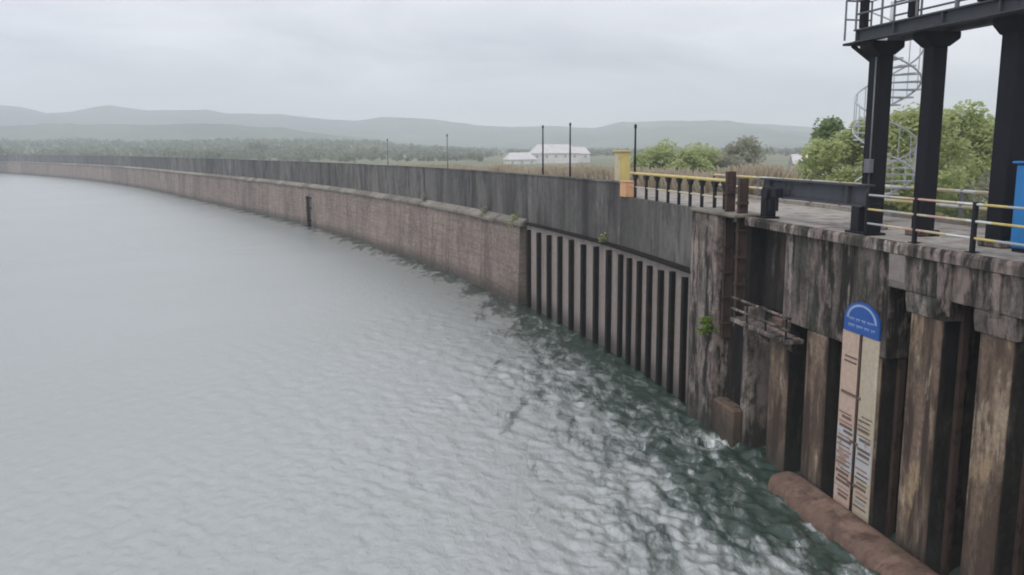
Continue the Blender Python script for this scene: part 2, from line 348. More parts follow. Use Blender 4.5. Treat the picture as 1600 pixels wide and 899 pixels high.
# ------------------------------------------------------------------ water
def make_water():
    az = np.concatenate([np.radians(np.linspace(-180, -38, 60)), np.radians(np.linspace(-37.5, 42, 860)), np.radians(np.linspace(43, 180, 60))])
    r = [12.0]
    while r[-1] < 600: r.append(r[-1] + 0.055*(r[-1]/20)**1.45)
    r = np.array([0.01, 3, 7, 10] + r + list(np.geomspace(650, 3000, 10)))
    A, Rr = np.meshgrid(az, r); X = Rr*np.sin(A); Y = Rr*np.cos(A)
    # distance to the wall: sampled dam line
    k = (SS > -20) & (SS < 400); cs = CV[k][::6]
    Xf, Yf = X.ravel(), Y.ravel(); D = np.full(Xf.shape, 1e9)
    sel = np.where((Rr.ravel() < 600))[0]
    for c in cs:
        q = np.hypot(Xf[sel]-c[0], Yf[sel]-c[1]); np.minimum(D[sel], q, out=q); D[sel] = q
    D = D.reshape(X.shape)
    spac = 0.055*(np.maximum(Rr, 12)/20)**1.45
    Z = np.zeros_like(X); g = np.random.default_rng(3)
    gust = fbm(X/9+40, Y/14+40, 61, 4); gust2 = fbm(X/2.5+40, Y/4+40, 71, 3)
    chop = (0.27 + 1.6*np.exp(-D/4.2))*np.clip(0.2+1.7*gust, 0.3, 1.6)*np.clip(0.1+1.9*gust2, 0.25, 1.7)
    for i in range(110):
        lam = float(np.exp(g.uniform(np.log(0.2), np.log(1.3)))); th = g.normal(R(68), 0.95)   # wave travel direction (towards the wall)
        if i % 4 == 0: th = g.normal(R(250), 0.7)                                                # waves thrown back by the wall
        kk = 2*math.pi/lam; am = 0.0078*lam*g.uniform(0.5, 1.4)
        ph = kk*(X*math.sin(th) + Y*math.cos(th)) + g.uniform(0, 6.28)
        fade = np.clip((lam/np.maximum(spac, 0.02)-3)/5, 0, 1)
        wob = 0.6*np.sin(X*0.31*math.cos(i)+Y*0.23*math.sin(i*1.7)+i)
        Z += am*fade*chop*(np.sin(ph+wob) + 0.25*np.sin(2*ph+wob*2))
    Z *= np.clip(1.4-Rr/500, 0, 1)
    n, m = X.shape; idx = np.arange(n*m).reshape(n, m)
    F = np.stack([idx[:-1, :-1], idx[:-1, 1:], idx[1:, 1:], idx[1:, :-1]], -1).reshape(-1, 4)[:, ::-1]
    V = np.stack([X, Y, Z], -1).reshape(-1, 3)
    mt = NT('reservoir_water')
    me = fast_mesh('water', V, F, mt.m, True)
    at = me.attributes.new('wall_distance', 'FLOAT', 'POINT'); at.data.foreach_set('value', np.minimum(D, 200).ravel().astype(np.float32))
    o = bpy.data.objects.new('water', me); COL.objects.link(o); tag(o, kind='structure')
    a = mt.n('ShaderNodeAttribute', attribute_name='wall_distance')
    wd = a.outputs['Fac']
    # the wall's dark reflection painted in as green water near it, pale silty water outside; the edge between them is ragged and drawn out along the wall
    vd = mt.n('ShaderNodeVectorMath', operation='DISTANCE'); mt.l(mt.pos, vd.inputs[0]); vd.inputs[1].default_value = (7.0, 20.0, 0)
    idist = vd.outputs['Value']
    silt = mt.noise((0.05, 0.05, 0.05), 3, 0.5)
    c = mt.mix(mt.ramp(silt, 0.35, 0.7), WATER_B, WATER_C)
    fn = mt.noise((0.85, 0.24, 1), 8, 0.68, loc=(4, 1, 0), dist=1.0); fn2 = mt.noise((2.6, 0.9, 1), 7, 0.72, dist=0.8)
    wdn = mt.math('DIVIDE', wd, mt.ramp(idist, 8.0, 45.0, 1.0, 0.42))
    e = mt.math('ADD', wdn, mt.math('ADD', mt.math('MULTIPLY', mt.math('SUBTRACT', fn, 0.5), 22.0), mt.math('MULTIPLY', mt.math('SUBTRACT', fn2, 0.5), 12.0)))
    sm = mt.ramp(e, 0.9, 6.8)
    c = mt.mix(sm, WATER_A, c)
    # thin foam streaks by the intake and the splash at the pier corner
    f = mt.math('MULTIPLY', mt.math('MULTIPLY', mt.ramp(fn2, 0.60, 0.70), mt.ramp(wd, 1.0, 6.0, 0.55, 0.0)), mt.ramp(idist, 6.0, 16.0, 1.0, 0.0))
    v2 = mt.n('ShaderNodeVectorMath', operation='DISTANCE'); mt.l(mt.pos, v2.inputs[0]); v2.inputs[1].default_value = (*fr(12.2, 1.0), 0)
    f2 = mt.math('MULTIPLY', mt.ramp(fn2, 0.38, 0.55), mt.ramp(v2.outputs['Value'], 0.25, 1.0, 1.0, 0.0)); f = mt.math('MAXIMUM', f, f2)
    c = mt.mix(f, c, (0.66, 0.70, 0.68))
    mt.col(c); mt.rough(mt.math('ADD', mt.math('MULTIPLY', f, 0.3), mt.ramp(sm, 0, 1, 0.08, 0.26)))
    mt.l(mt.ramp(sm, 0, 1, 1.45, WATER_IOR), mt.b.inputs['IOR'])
    rip = mt.math('ADD', mt.noise((1.8, 1.3, 1), 8, 0.68, scale=2.0, dist=0.6), mt.math('MULTIPLY', mt.noise((6, 4, 1), 3, 0.6), 0.35))
    mt.bump(rip, 0.8, 0.07)
    return o
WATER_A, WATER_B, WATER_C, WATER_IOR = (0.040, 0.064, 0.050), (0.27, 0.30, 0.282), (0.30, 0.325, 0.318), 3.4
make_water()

# ------------------------------------------------------------------ ground beyond the dam, hills
_daz = np.arctan2(CV[:, 0], CV[:, 1]); _dr = np.hypot(CV[:, 0], CV[:, 1])
def dam_r(az): return np.interp(-az, -_daz[::1], _dr) if _daz[0] > _daz[-1] else np.interp(az, _daz, _dr)
def land_z(x, y):
    """height of the land behind the dam"""
    az = np.arctan2(x, y); r = np.hypot(x, y); q = r - dam_r(az)
    near = 6.6 - 4.0*np.clip((q-7)/22, 0, 1)
    left = np.clip((R(2)-az)/R(14), 0, 1); left = left*left*(3-2*left)
    rise = np.clip((r-500)/600, 0, 1); rise = rise*rise*(3-2*rise)
    z = near + left*rise*13 + 3*np.clip((r-400)/600, 0, 1)*(fbm(x/160, y/160, 5)-0.45)*2 
    return z
def make_land():
    az = np.radians(np.concatenate([np.linspace(-40.5, 44, 230), np.linspace(46, 100, 30)]))
    q = np.concatenate([[5.2, 6, 8, 11, 15, 20, 27], np.geomspace(36, 2300, 40)])
    A, Q = np.meshgrid(az, q); Rr = dam_r(A) + Q*np.clip(1, 1, 1)
    X, Y = Rr*np.sin(A), Rr*np.cos(A); Z = land_z(X, Y); Z[0, :] = 6.6
    n, m = X.shape; idx = np.arange(n*m).reshape(n, m)
    F = np.stack([idx[:-1, :-1], idx[:-1, 1:], idx[1:, 1:], idx[1:, :-1]], -1).reshape(-1, 4)[:, ::-1]
    mt = NT('meadow')
    c = mt.mix(mt.ramp(mt.noise(0.02, 5, 0.6), 0.4, 0.65), (0.15, 0.17, 0.085), (0.24, 0.22, 0.14))
    c = mt.mix(mt.ramp(mt.noise(0.5, 5, 0.65), 0.45, 0.75, 0, 0.6), c, (0.10, 0.12, 0.05))
    mt.col(c); mt.rough(0.95); mt.bump(mt.noise(1.2, 5, 0.7), 0.6, 0.3)
    o = bpy.data.objects.new('ground', fast_mesh('ground', np.stack([X, Y, Z], -1).reshape(-1, 3), F, mt.m, True)); COL.objects.link(o)
    tag(o, kind='structure')
make_land()
SKY_PX = [(-250, 168), (-120, 172), (0, 165), (40, 168), (80, 178), (115, 176), (150, 170), (180, 166), (230, 174), (330, 173), (360, 179), (440, 180), (520, 188), (560, 190), (600, 184), (650, 186), (700, 190),
          (760, 198), (800, 199), (860, 198), (930, 201), (970, 192), (1050, 189), (1150, 192), (1290, 200), (1400, 204), (1600, 205), (1800, 200), (2100, 205)]
def make_hills():
    paz = np.array([math.atan((x-800)/1318) for x, y in SKY_PX])
    HD = 2800.0
    ph = np.array([(231-0.0079*(x-800)-y)/1300*HD/1.0 + 10 for x, y in SKY_PX])
    az = np.radians(np.linspace(-44, 48, 620)); rr = np.concatenate([np.linspace(1250, 2800, 44), np.linspace(2830, 3250, 9)])
    H = np.interp(az, paz, ph) + (fbm(az*90, az*0+3, 11)-0.48)*4
    A, Rr = np.meshgrid(az, rr); X, Y = Rr*np.sin(A), Rr*np.cos(A)
    up_ = np.clip((Rr-1500)/(HD-1500), 0, 1); up_ = up_**1.35
    dn = np.clip(1-(Rr-HD)/430, 0, 1)**0.6
    sp = fbm(X/280, Y/600, 21)-0.48
    Z = H[None, :]*np.cos(A)*up_*dn + sp*100*up_*(1-up_)*3.0 + (fbm(X/100, Y/100, 31)-0.48)*18*up_*(1-up_)*4
    # a lower spur in front on the left
    sp2 = np.exp(-((Rr-1650)/220)**2)*np.clip((R(-3)-A)/R(12), 0, 1)*(46+12*(fbm(A*22, Rr*0+1, 41)-0.48))
    Z = np.maximum(Z, 0) + sp2 - 1.0
    n, m = X.shape; idx = np.arange(n*m).reshape(n, m)
    F = np.stack([idx[:-1, :-1], idx[:-1, 1:], idx[1:, 1:], idx[1:, :-1]], -1).reshape(-1, 4)[:, ::-1]
    mt = NT('hill_forest')
    c = mt.mix(mt.ramp(mt.noise(0.006, 6, 0.65), 0.4, 0.62), (0.045, 0.065, 0.035), (0.11, 0.125, 0.065))
    c = mt.mix(mt.ramp(mt.noise(0.03, 5, 0.7), 0.5, 0.7, 0, 0.6), c, (0.035, 0.05, 0.03))
    mt.col(c); mt.rough(0.95)
    o = bpy.data.objects.new('hills', fast_mesh('hills', np.stack([X, Y, Z], -1).reshape(-1, 3), F, mt.m, True)); COL.objects.link(o)
    tag(o, kind='structure')
make_hills()

# ------------------------------------------------------------------ dam wall (long curved part)
S_PIER0, S_PIER1 = 11.9, 15.3
dam = empty('dam_wall', P3(60, 0, 0), 'long curved dam wall with grey parapet, brown lower face and stone ledge', 'dam')
# core and crest behind the face
mb = MB(); strip(mb, S_PIER1, S_END, [(-0.3, -2.5), (-0.3, DECK-0.06), (-4.9, DECK-0.06), (-4.9, 6.55), (-9.0, 2.0), (-9.0, -2.5)], 4.0)
mb.build('wall_core', MAT['old'], dam)
# lower masonry face panels, parapet panels and ledge stones
s = 38.6; i = 0
while s < 720:
    Lp = 7.5 if s < 250 else 24
    e = s + Lp - (0.03 if s < 120 else 0.0)
    b = random.uniform(-0.02, 0.02)
    mb = MB(); strip(mb, s, e, [(-0.3, -1.5), (0.55+b, -1.5), (0.30+b, LED-0.22), (-0.3, LED-0.22)], 2.5); mb.build('face_panel', MAT['face'], dam)
    s += Lp
s = 38.0
while s < 720:
    Lp = random.uniform(2.2, 3.4) if s < 140 else 24
    hh = random.uniform(-0.04, 0.04) if s < 140 else 0; dd = random.uniform(-0.06, 0.06) if s < 140 else 0
    mb = MB(); strip(mb, s, s+Lp-0.04, [(-0.3, LED-0.21), (0.52+dd, LED-0.21+hh), (0.52+dd, LED-0.04+hh), (0.03, LED+0.27), (-0.3, LED+0.27)], 2.5)
    mb.build('ledge_stone', MAT['ledge'], dam); s += Lp
s = 24.3
while s < 720:
    Lp = 6.0 if s < 200 else 24
    e = s + Lp - (0.025 if s < 120 else 0.0); b = random.uniform(-0.012, 0.012)
    z0 = LED+0.271 if s > 37.9 else CAP+0.08
    if s <= 37.9 < e: 
        mb = MB(); strip(mb, s, 37.95, [(-0.3, CAP+0.08), (0.0+b, CAP+0.08), (0.0+b, PAR-0.05), (-0.3, PAR-0.05)], 1.5); mb.build('parapet_panel', MAT['parapet'], dam)
        s0_ = 37.96
    else: s0_ = s
    mb = MB(); strip(mb, s0_, e, [(-0.3, z0), (0.0+b, z0), (0.0+b, PAR-0.05), (-0.3, PAR-0.05)], 2.0); mb.build('parapet_panel', MAT['parapet'], dam)
    mb = MB(); strip(mb, s, e, [(-0.36, PAR-0.049), (0.06, PAR-0.049), (0.05, PAR+0.02), (-0.35, PAR+0.02)], 2.0); mb.build('coping', MAT['parapet'], dam)
    s += Lp
# lower wall with no parapet, next to the pier, topped by the yellow rail
for a, b in ((S_PIER1+0.01, 19.8), (19.82, 24.28)):
    mb = MB(); strip(mb, a, b, [(-0.3, CAP+0.08), (0.0, CAP+0.08), (0.0, DECK), (-0.3, DECK)], 1.5); mb.build('parapet_panel', MAT['parapet'], dam)
# the bay wall with dark vertical steel ribs
bays = [(37.95, 24.72, 8), (24.66, S_PIER1+0.01, 8)]
for (a, b, n) in bays:
    mb = MB(); strip(mb, b, a, [(-0.3, -1.5), (0.05, -1.5), (0.05, CAP-0.06), (-0.3, CAP-0.06)], 1.5); mb.build('bay_wall', MAT['panel'], dam)
    mb = MB(); strip(mb, b, a, [(-0.3, CAP-0.059), (0.26, CAP-0.059), (0.26, CAP+0.02), (0.10, CAP+0.079), (-0.3, CAP+0.079)], 1.0); mb.build('rib_cap', MAT['rib'], dam)
ribs = [37.39, 35.63, 33.94, 32.23, 30.52, 28.82, 27.08, 25.39, 23.93, 22.83, 21.6, 20.42, 19.16, 17.97, 16.7, 15.62]
for k, s in enumerate(ribs):
    dep = 0.20 if k < 8 else 0.15
    mb = MB(); top = CAP-0.32+random.uniform(-0.06, 0.06)
    cbox(mb, s-0.13, s+0.13, 0.051, 0.05+dep, -1.5, top)                       # web
    cbox(mb, s-0.14, s+0.14, 0.05+dep, 0.08+dep, -1.5, top+0.003)              # flange
    mb.build('rib', MAT['rib'], dam)

# ------------------------------------------------------------------ crest road / deck
mb = MB(); strip(mb, S_NEAR, S_PIER1, [(0.02, DECK-0.25), (0.02, DECK), (-4.9, DECK), (-4.9, DECK-0.25)], 1.0)
strip(mb, S_PIER1, S_END, [(-0.301, DECK-0.056), (-0.301, DECK), (-4.9, DECK), (-4.9, DECK-0.056)], 3.0)
tag(mb.build('crest_road', MAT['deck']), kind='structure')

# ------------------------------------------------------------------ intake structure (piers and columns at right)
it = empty('intake_structure', P3(6, 0, 0), 'weathered concrete intake front with brown columns and shaded slots painted black', 'intake')
# back of the openings
one('back_wall', MAT['shade_stain'], it, S_NEAR, 11.6, -4.6, -2.2, -2.5, DECK-0.26)
# upper wall between the pier and the gauge column, with the gate recess
one('upper_wall', MAT['old'], it, 4.62, 9.62, -0.7, 0.0, 4.75, DECK-0.26, bevel=0.02)
one('gate_recess', MAT['shade_stain'], it, 9.64, 11.88, -1.2, -0.55, 4.75, DECK-0.26)
# fascia beam over the near openings
s = 4.6
for a, b in ((1.9, 4.6), (-1.2, 1.88), (-4.6, -1.22), (-8.5, -4.62), (S_NEAR, -8.52)):
    one('fascia_beam', MAT['old'], it, a, b, -0.8, 0.10, 6.60, DECK-0.26, bevel=0.025)
mb = MB(); strip(mb, S_NEAR, 11.88, [(-0.4, DECK-0.259), (0.20, DECK-0.259), (0.20, DECK-0.06), (0.16, DECK+0.02), (0.03, DECK+0.02), (0.03, DECK-0.2)], 1.0)
mb.build('deck_edge', MAT['old'], it, bevel=0.01)
for a, b, zz, q in ((3.92, 4.5, 6.62, 'panel'), (2.4, 2.8, 6.25, 'old'), (1.0, 1.3, 6.5, 'old'), (-0.5, 0.0, 6.4, 'old'), (-2.0, -1.6, 6.5, 'old')):
    mb = MB(); strip(mb, a, b, [(0.101, zz), (0.17, zz+0.18), (0.19, DECK-0.27), (0.101, DECK-0.27)]); mb.build('bracket', MAT[q], it, bevel=0.015)
cols = [(9.22, 10.29, 'a'), (7.2, 8.22, 'b'), (4.82, 6.43, 'g'), (2.78, 3.82, 'c'), (0.73, 1.63, 'd'), (-1.5, -0.5, 'e'), (-3.8, -2.8, 'f'), (-6.2, -5.1, 'h'), (-8.8, -7.6, 'i')]
for a, b, k in cols:
    top = 4.74 if b > 4.7 else 6.59
    c = one('column', MAT['pile'], it, a, b, -1.0, 0.0, -2.5, top, bevel=0.04)
    one('slot_shade', MAT['shade_stain'], it, a-0.035, a-0.005, -1.6, -0.06, -2.5, top)          # thin black plates beside each column paint in the slot's shade
    one('slot_shade', MAT['shade_stain'], it, b+0.005, b+0.035, -1.6, -0.10, -2.5, top)
    if b < 7: one('slot_rail', MAT['rust'], it, a-0.16, a-0.04, -0.62, -0.46, -2.5, top)
    if b < 4.7:
        mb = MB(); strip(mb, a-0.12, b+0.12, [(-0.6, 6.1), (0.03, 6.1), (0.09, 6.4), (0.09, 6.595), (-0.6, 6.595)]); mb.build('column_head', MAT['old'], it, bevel=0.02)
# the pier with its rusty gate guides
one('pier', MAT['old'], it, 13.25, S_PIER1, -1.4, 0.55, -2.5, DECK-0.02, bevel=0.05)
one('pier', MAT['shade_stain'], it, S_PIER0, 13.24, -1.4, -0.05, -2.5, DECK-0.02)
one('pier_base', MAT['pile'], it, S_PIER0-0.25, 13.24, -0.04, 0.5, -2.5, 1.25, bevel=0.06)
one('pier_cap', MAT['ledge'], it, S_PIER0-0.05, S_PIER1, -0.6, 0.62, DECK-0.018, DECK+0.10, bevel=0.03)
one('pier_nib', MAT['old'], it, 11.55, S_PIER0-0.01, -1.4, 0.12, -2.5, 4.74, bevel=0.03)

# gate guides
for nm, s, d, z0, z1, lab in (('gate_guide', 13.12, 0.16, 3.4, 9.15, 'rusty steel gate guide standing against the pier, taller left one'), ('gate_guide', 12.25, 0.14, 4.0, 8.95, 'rusty steel gate guide standing on the pier, right one of the pair')):
    g = empty(nm, P3(s, d, z0), lab, 'gate guide', 'rusty gate guides on the pier')
    one('web', MAT['rust'], g, s-0.015, s+0.02, d-0.16, d+0.10, z0, z1)
    one('flange', MAT['rust'], g, s-0.075, s+0.075, d+0.101, d+0.13, z0, z1)
    one('flange', MAT['rust'], g, s-0.075, s+0.075, d-0.19, d-0.161, z0, z1)
    for z in np.arange(z0+0.5, z1-0.2, 0.9): one('bracket', MAT['rust'], g, s-0.10, s+0.10, d-0.20, d+0.17, z, z+0.09)

# sill beam at the waterline
mb = MB(); prof = []
prof = [(1.10, -1.5), (1.10, 0.0), (1.07, 0.16), (1.0, 0.29), (0.88, 0.38), (0.7, 0.44), (0.45, 0.47), (0.25, 0.46), (0.13, 0.40), (0.10, -1.5)]
n0 = len(mb.v); ss_ = np.concatenate([[8.35, 8.33, 8.25, 8.1], np.linspace(7.85, -9, 60)]); sc_ = [0.15, 0.5, 0.78, 0.94] + [1]*60
for q, (s, k) in enumerate(zip(ss_, sc_)):
    for d, z in prof: mb.v.append(P3(s, 0.62+(d-0.62)*k+random.uniform(-0.004, 0.004), ((z-0.3)*k+0.3 if z > 0 else z)+random.uniform(-0.005, 0.005)))
m_ = len(prof)
for i in range(len(ss_)-1):
    for j in range(m_): mb.f.append((n0+i*m_+j, n0+i*m_+(j+1) % m_, n0+(i+1)*m_+(j+1) % m_, n0+(i+1)*m_+j)); mb.m.append(0)
mb.f.append(tuple(range(n0, n0+m_))); mb.m.append(0)
mb.build('sill_beam', MAT['sill'], it, smooth=True)

# catwalk with two pipes beside the pier
cw = empty('catwalk', P3(10, 0.3, 4.3), 'narrow concrete catwalk with two pipe rails beside the pier', 'catwalk')
one('slab', MAT['old'], cw, 8.3, 11.88, 0.01, 0.62, 4.28, 4.42, bevel=0.02)
for z, d in ((5.08, 0.56), (4.72, 0.56)):
    mb = MB(); mb.tube([P3(s, d, z) for s in np.linspace(8.2, 11.95, 8)], 0.045, 8); mb.build('pipe_rail', MAT['old'], cw, smooth=True)
for s in (8.4, 9.6, 10.8, 11.8):
    mb = MB(); mb.tube([P3(s, 0.56, 4.42), P3(s, 0.56, 5.12)], 0.03, 6); mb.build('post', MAT['black'], cw)
for s in (8.8, 10.4):
    mb = MB(); strip(mb, s-0.09, s+0.09, [(0.0, 3.85), (0.5, 4.26), (0.5, 4.28), (0.0, 4.28)]); mb.build('bracket', MAT['old'], cw)

# ------------------------------------------------------------------ staff gauge
sg = empty('staff_gauge', P3(5.62, 0, 0.4), 'tall painted water gauge with a blue round-topped sign on a concrete column', 'water gauge')
z0, z1 = -0.8, 5.15
one('gauge_board', MAT['peach'], sg, 5.64, 6.41, 0.001, 0.035, z0, z1, bevel=0.006)
one('gauge_board', MAT['buff'], sg, 4.85, 5.54, 0.001, 0.035, z0, z1, bevel=0.006)
one('center_groove', MAT['rib'], sg, 5.545, 5.635, 0.001, 0.025, z0, z1)
mb = MB(); mb.tube([P3(5.59, 0.05, z0), P3(5.59, 0.05, z1)], 0.035, 8); mb.build('gauge_pipe', MAT['rust'], sg, smooth=True)
for a, b in ((5.66, 6.39), (4.87, 5.52)):
    for za, zb_ in ((1.35, 1.93), (1.95, 2.53)): one('enamel_plate', MAT['enamel'], sg, a, b, 0.0355, 0.0395, za, zb_)
for z in (1.05, 2.2, 3.45):
    one('pipe_clamp', MAT['gmark_d'], sg, 5.45, 5.80 if z != 3.45 else 6.3, 0.036, 0.06, z, z+0.07)
zz = 0.55; q = 0
while zz < 4.9:
    for a, b in ((5.68, 6.37), (4.89, 5.50)):
        if random.random() < (0.9 if zz < 2.9 else 0.08):
            mt_ = random.choice(['gmark_d', 'gmark_d', 'gmark_b', 'gmark_r'] if zz < 2.4 else ['gmark_r', 'gmark_d'])
            cut = random.uniform(0.45, 0.85); w0 = (b-a)
            st = a + random.uniform(0.02, 0.12)
            one('graduation', MAT[mt_], sg, st, min(st + w0*cut + 0.1, b), 0.040, 0.043, zz, zz+random.choice([0.035, 0.05, 0.08]))
    zz += 0.13; q += 1
# blue arched sign
def arch(s0, s1, zb, zs, ztop, d0, d1, n=18):
    cs = (s0+s1)/2; rx = (s1-s0)/2
    pr = [(s0, zb), (s1, zb)] + [(cs+rx*math.cos(t), zs+(ztop-zs)*math.sin(t)) for t in np.linspace(0, math.pi, n)]
    mb = MB(); k = len(pr)
    for d in (d0, d1):
        for s, z in pr: mb.v.append(P3(s, d, z))
    mb.f.append(tuple(range(k))); mb.f.append(tuple(reversed(range(k, 2*k)))); mb.m += [0, 0]
    for i in range(k): mb.f.append((i, (i+1) % k, k+(i+1) % k, k+i)); mb.m.append(0)
    return mb
sign = arch(4.86, 6.36, 5.16, 5.50, 6.0, 0.001, 0.05).build('sign_board', MAT['signblue'], sg)
mb = MB()   # pale arch line
cs, rx = 5.61, 0.64; n0 = 0
tt = np.linspace(0.0, math.pi, 24)
for t in tt:
    for k_ in (1.0, 0.86):
        mb.v.append(P3(cs+rx*k_*math.cos(t), 0.054, 5.52+0.42*k_*math.sin(t)))
for i in range(23): mb.f.append((2*i, 2*i+1, 2*i+3, 2*i+2)); mb.m.append(0)
MAT['signpale'] = paint('sign_pale_line', (0.30, 0.42, 0.66), (0.2, 0.3, 0.5), 0.2, 0.5)
mb.build('arch_line', MAT['signpale'], sign)
# two lines of small lettering (too worn to read): hanging strokes under a head line
for (zb, s0, s1, hgt) in ((5.47, 5.05, 6.16, 0.075), (5.29, 5.02, 6.18, 0.085)):
    s = s1
    while s > s0:
        wl = random.uniform(0.16, 0.30); e = max(s-wl, s0)
        mb = MB(); cbox(mb, e, s, 0.051, 0.054, zb+hgt-0.02, zb+hgt)
        t = s-0.03
        while t > e+0.02:
            cbox(mb, t-0.018, t, 0.051, 0.054, zb+random.uniform(0, 0.03), zb+hgt-0.021)
            t -= random.uniform(0.045, 0.075)
        mb.build('lettering', MAT['signpale'], sign); s = e - 0.06

# ------------------------------------------------------------------ gate hoist beam on short posts
hb = empty('hoist_beam', P3(9, -0.35, DECK), 'dark steel hoist beam on short posts spanning the gate recess', 'beam')
one('web', MAT['beam'], hb, 6.3, 11.75, -0.42, -0.34, 8.45, 8.93)
one('flange', MAT['beam'], hb, 6.28, 11.77, -0.56, -0.20, 8.931, 8.98)
one('flange', MAT['beam'], hb, 6.28, 11.77, -0.56, -0.20, 8.40, 8.449)
for s in (7.0, 11.2): one('stiffener', MAT['beam'], hb, s-0.02, s+0.02, -0.54, -0.22, 8.45, 8.93)
for s, w_ in ((11.45, 0.17), (6.55, 0.17), (6.02, 0.09)):
    mb = MB(); cbox(mb, s-w_, s+w_, -0.55, -0.2, DECK, 8.399 if s > 6.3 else 8.5); cbox(mb, s-w_-0.12, s+w_+0.12, -0.62, -0.12, DECK+0.001, DECK+0.06); mb.build('post', MAT['black'], hb)
ho = empty('gate_hoist', P3(10.6, -0.3, 8.2), 'small dark gear hoist hanging under the left end of the hoist beam', 'hoist')
mb = MB(); c = P3(10.75, -0.1, 8.55); mb.tube([P3(10.75, -0.15, 8.55), P3(10.75, 0.18, 8.55)], 0.2, 14); mb.build('drum', MAT['black'], ho)
one('motor', MAT['black'], ho, 10.2, 10.5, -0.18, 0.1, 8.42, 8.72, bevel=0.03)
for s in (10.65, 10.25): mb = MB(); mb.tube([P3(s, 0.0, 8.45), P3(s, 0.0, 8.02)], 0.05, 6); mb.build('hook', MAT['black'], ho)

# ------------------------------------------------------------------ railings
def rail(name, label, s0, s1, d, zb, heights, npost, mats, post_mat, rad=0.035, post=0.05, band=None, cat='railing', group=None, top_ext=0.05):
    e = empty(name, P3((s0+s1)/2, d, zb), label, cat, group)
    for s in np.linspace(s0, s1, npost):
        mb = MB(); mb.box(P3(s, d, zb+(heights[-1]+top_ext)/2), (post*1.2, post*1.2, heights[-1]+top_ext), ang(s)); mb.box(P3(s, d, zb+0.008), (post*3, post*3, 0.016), ang(s)); mb.build('post', post_mat, e)
    for h in heights:
        mb = MB()
        if band:
            s = s0; k = random.randint(0, 2)
            while s < s1-1e-3:
                e2 = min(s+band*random.uniform(0.8, 1.25), s1); mb.tube([P3(q, d, zb+h) for q in np.linspace(s, e2, 3)], rad, 8, mi=k % len(mats), cap=False); s = e2; k += 1
        else: mb.tube([P3(q, d, zb+h) for q in np.linspace(s0, s1, max(3, int((s1-s0)/1.2)))], rad, 8)
        mb.build('rail', mats if band else mats[0], e, smooth=True)
    return e
rail('guard_rail', 'three-pipe guard rail with yellow, white and pink bands on the intake deck edge', -9.0, 5.9, -0.12, DECK+0.02, (0.30, 0.66, 1.02), 9, [MAT['cream'], MAT['pale'], MAT['yellow'], MAT['white'], MAT['cream'], MAT['pink']], MAT['black'], 0.028, 0.07, 0.75)
# chunky yellow fence on the low wall
yf = empty('yellow_fence', P3(19, -0.15, DECK), 'yellow-topped fence with dark posts on the low wall beside the pier', 'fence')
yposts = [23.0, 21.7, 20.5, 19.3, 18.2, 17.1, 16.0, 14.9, 14.1, 13.6]
for s in yposts:
    mb = MB(); mb.box(P3(s, -0.15, DECK+0.5), (0.10, 0.10, 1.0), ang(s)); mb.box(P3(s, -0.15, DECK+1.0), (0.34, 0.16, 0.09), ang(s)); mb.box(P3(s, -0.15, DECK+0.90), (0.22, 0.14, 0.10), ang(s))
    mb.build('post', MAT['black'], yf)
mb = MB(); mb.tube([P3(s, -0.15, DECK+1.10) for s in np.linspace(13.4, 23.6, 12)], 0.065, 8); mb.build('top_rail', MAT['yellow'], yf, smooth=True)
mb = MB(); mb.tube([P3(s, -0.15, DECK+0.5) for s in np.linspace(13.4, 23.6, 12)], 0.03, 8); mb.build('mid_rail', MAT['cream'], yf, smooth=True)
rail('downstream_railing', 'faded cream pipe railing along the far side of the deck', -6.0, 24.0, -4.6, DECK, (0.5, 0.95), 16, [MAT['cream'], MAT['white'], MAT['cream'], MAT['yellow']], MAT['grey'], 0.05, 0.07, 0.9)
one('deck_kerb', MAT['ledge'], it, -6, 24, -4.89, -4.45, DECK+0.001, DECK+0.14)

# end block of the parapet and yellow cabinet
eb = empty('parapet_end_block', P3(24.0, -0.1, DECK), 'pale orange painted block at the end of the grey parapet', 'block')
one('block', MAT['orange'], eb, 23.55, 24.27, -0.42, 0.10, DECK+0.002, PAR+0.02, bevel=0.02)
one('cap', MAT['orange'], eb, 23.52, 24.28, -0.45, 0.13, PAR+0.021, PAR+0.07, bevel=0.01)
yc = empty('yellow_cabinet', P3(27.2, -1.2, DECK), 'weathered yellow switch cabinet with a red base behind the parapet end', 'cabinet')
one('body', MAT['yellow'], yc, 26.8, 27.6, -1.5, -1.0, DECK+0.5, 9.75, bevel=0.02)
one('base', MAT['red'], yc, 26.75, 27.65, -1.55, -0.95, DECK, DECK+0.499, bevel=0.02)
one('door', MAT['cream'], yc, 26.88, 27.52, -0.999, -0.975, DECK+0.6, 9.6, bevel=0.008)
one('roof', MAT['yellow'], yc, 26.72, 27.68, -1.58, -0.9, 9.751, 9.82, bevel=0.01)

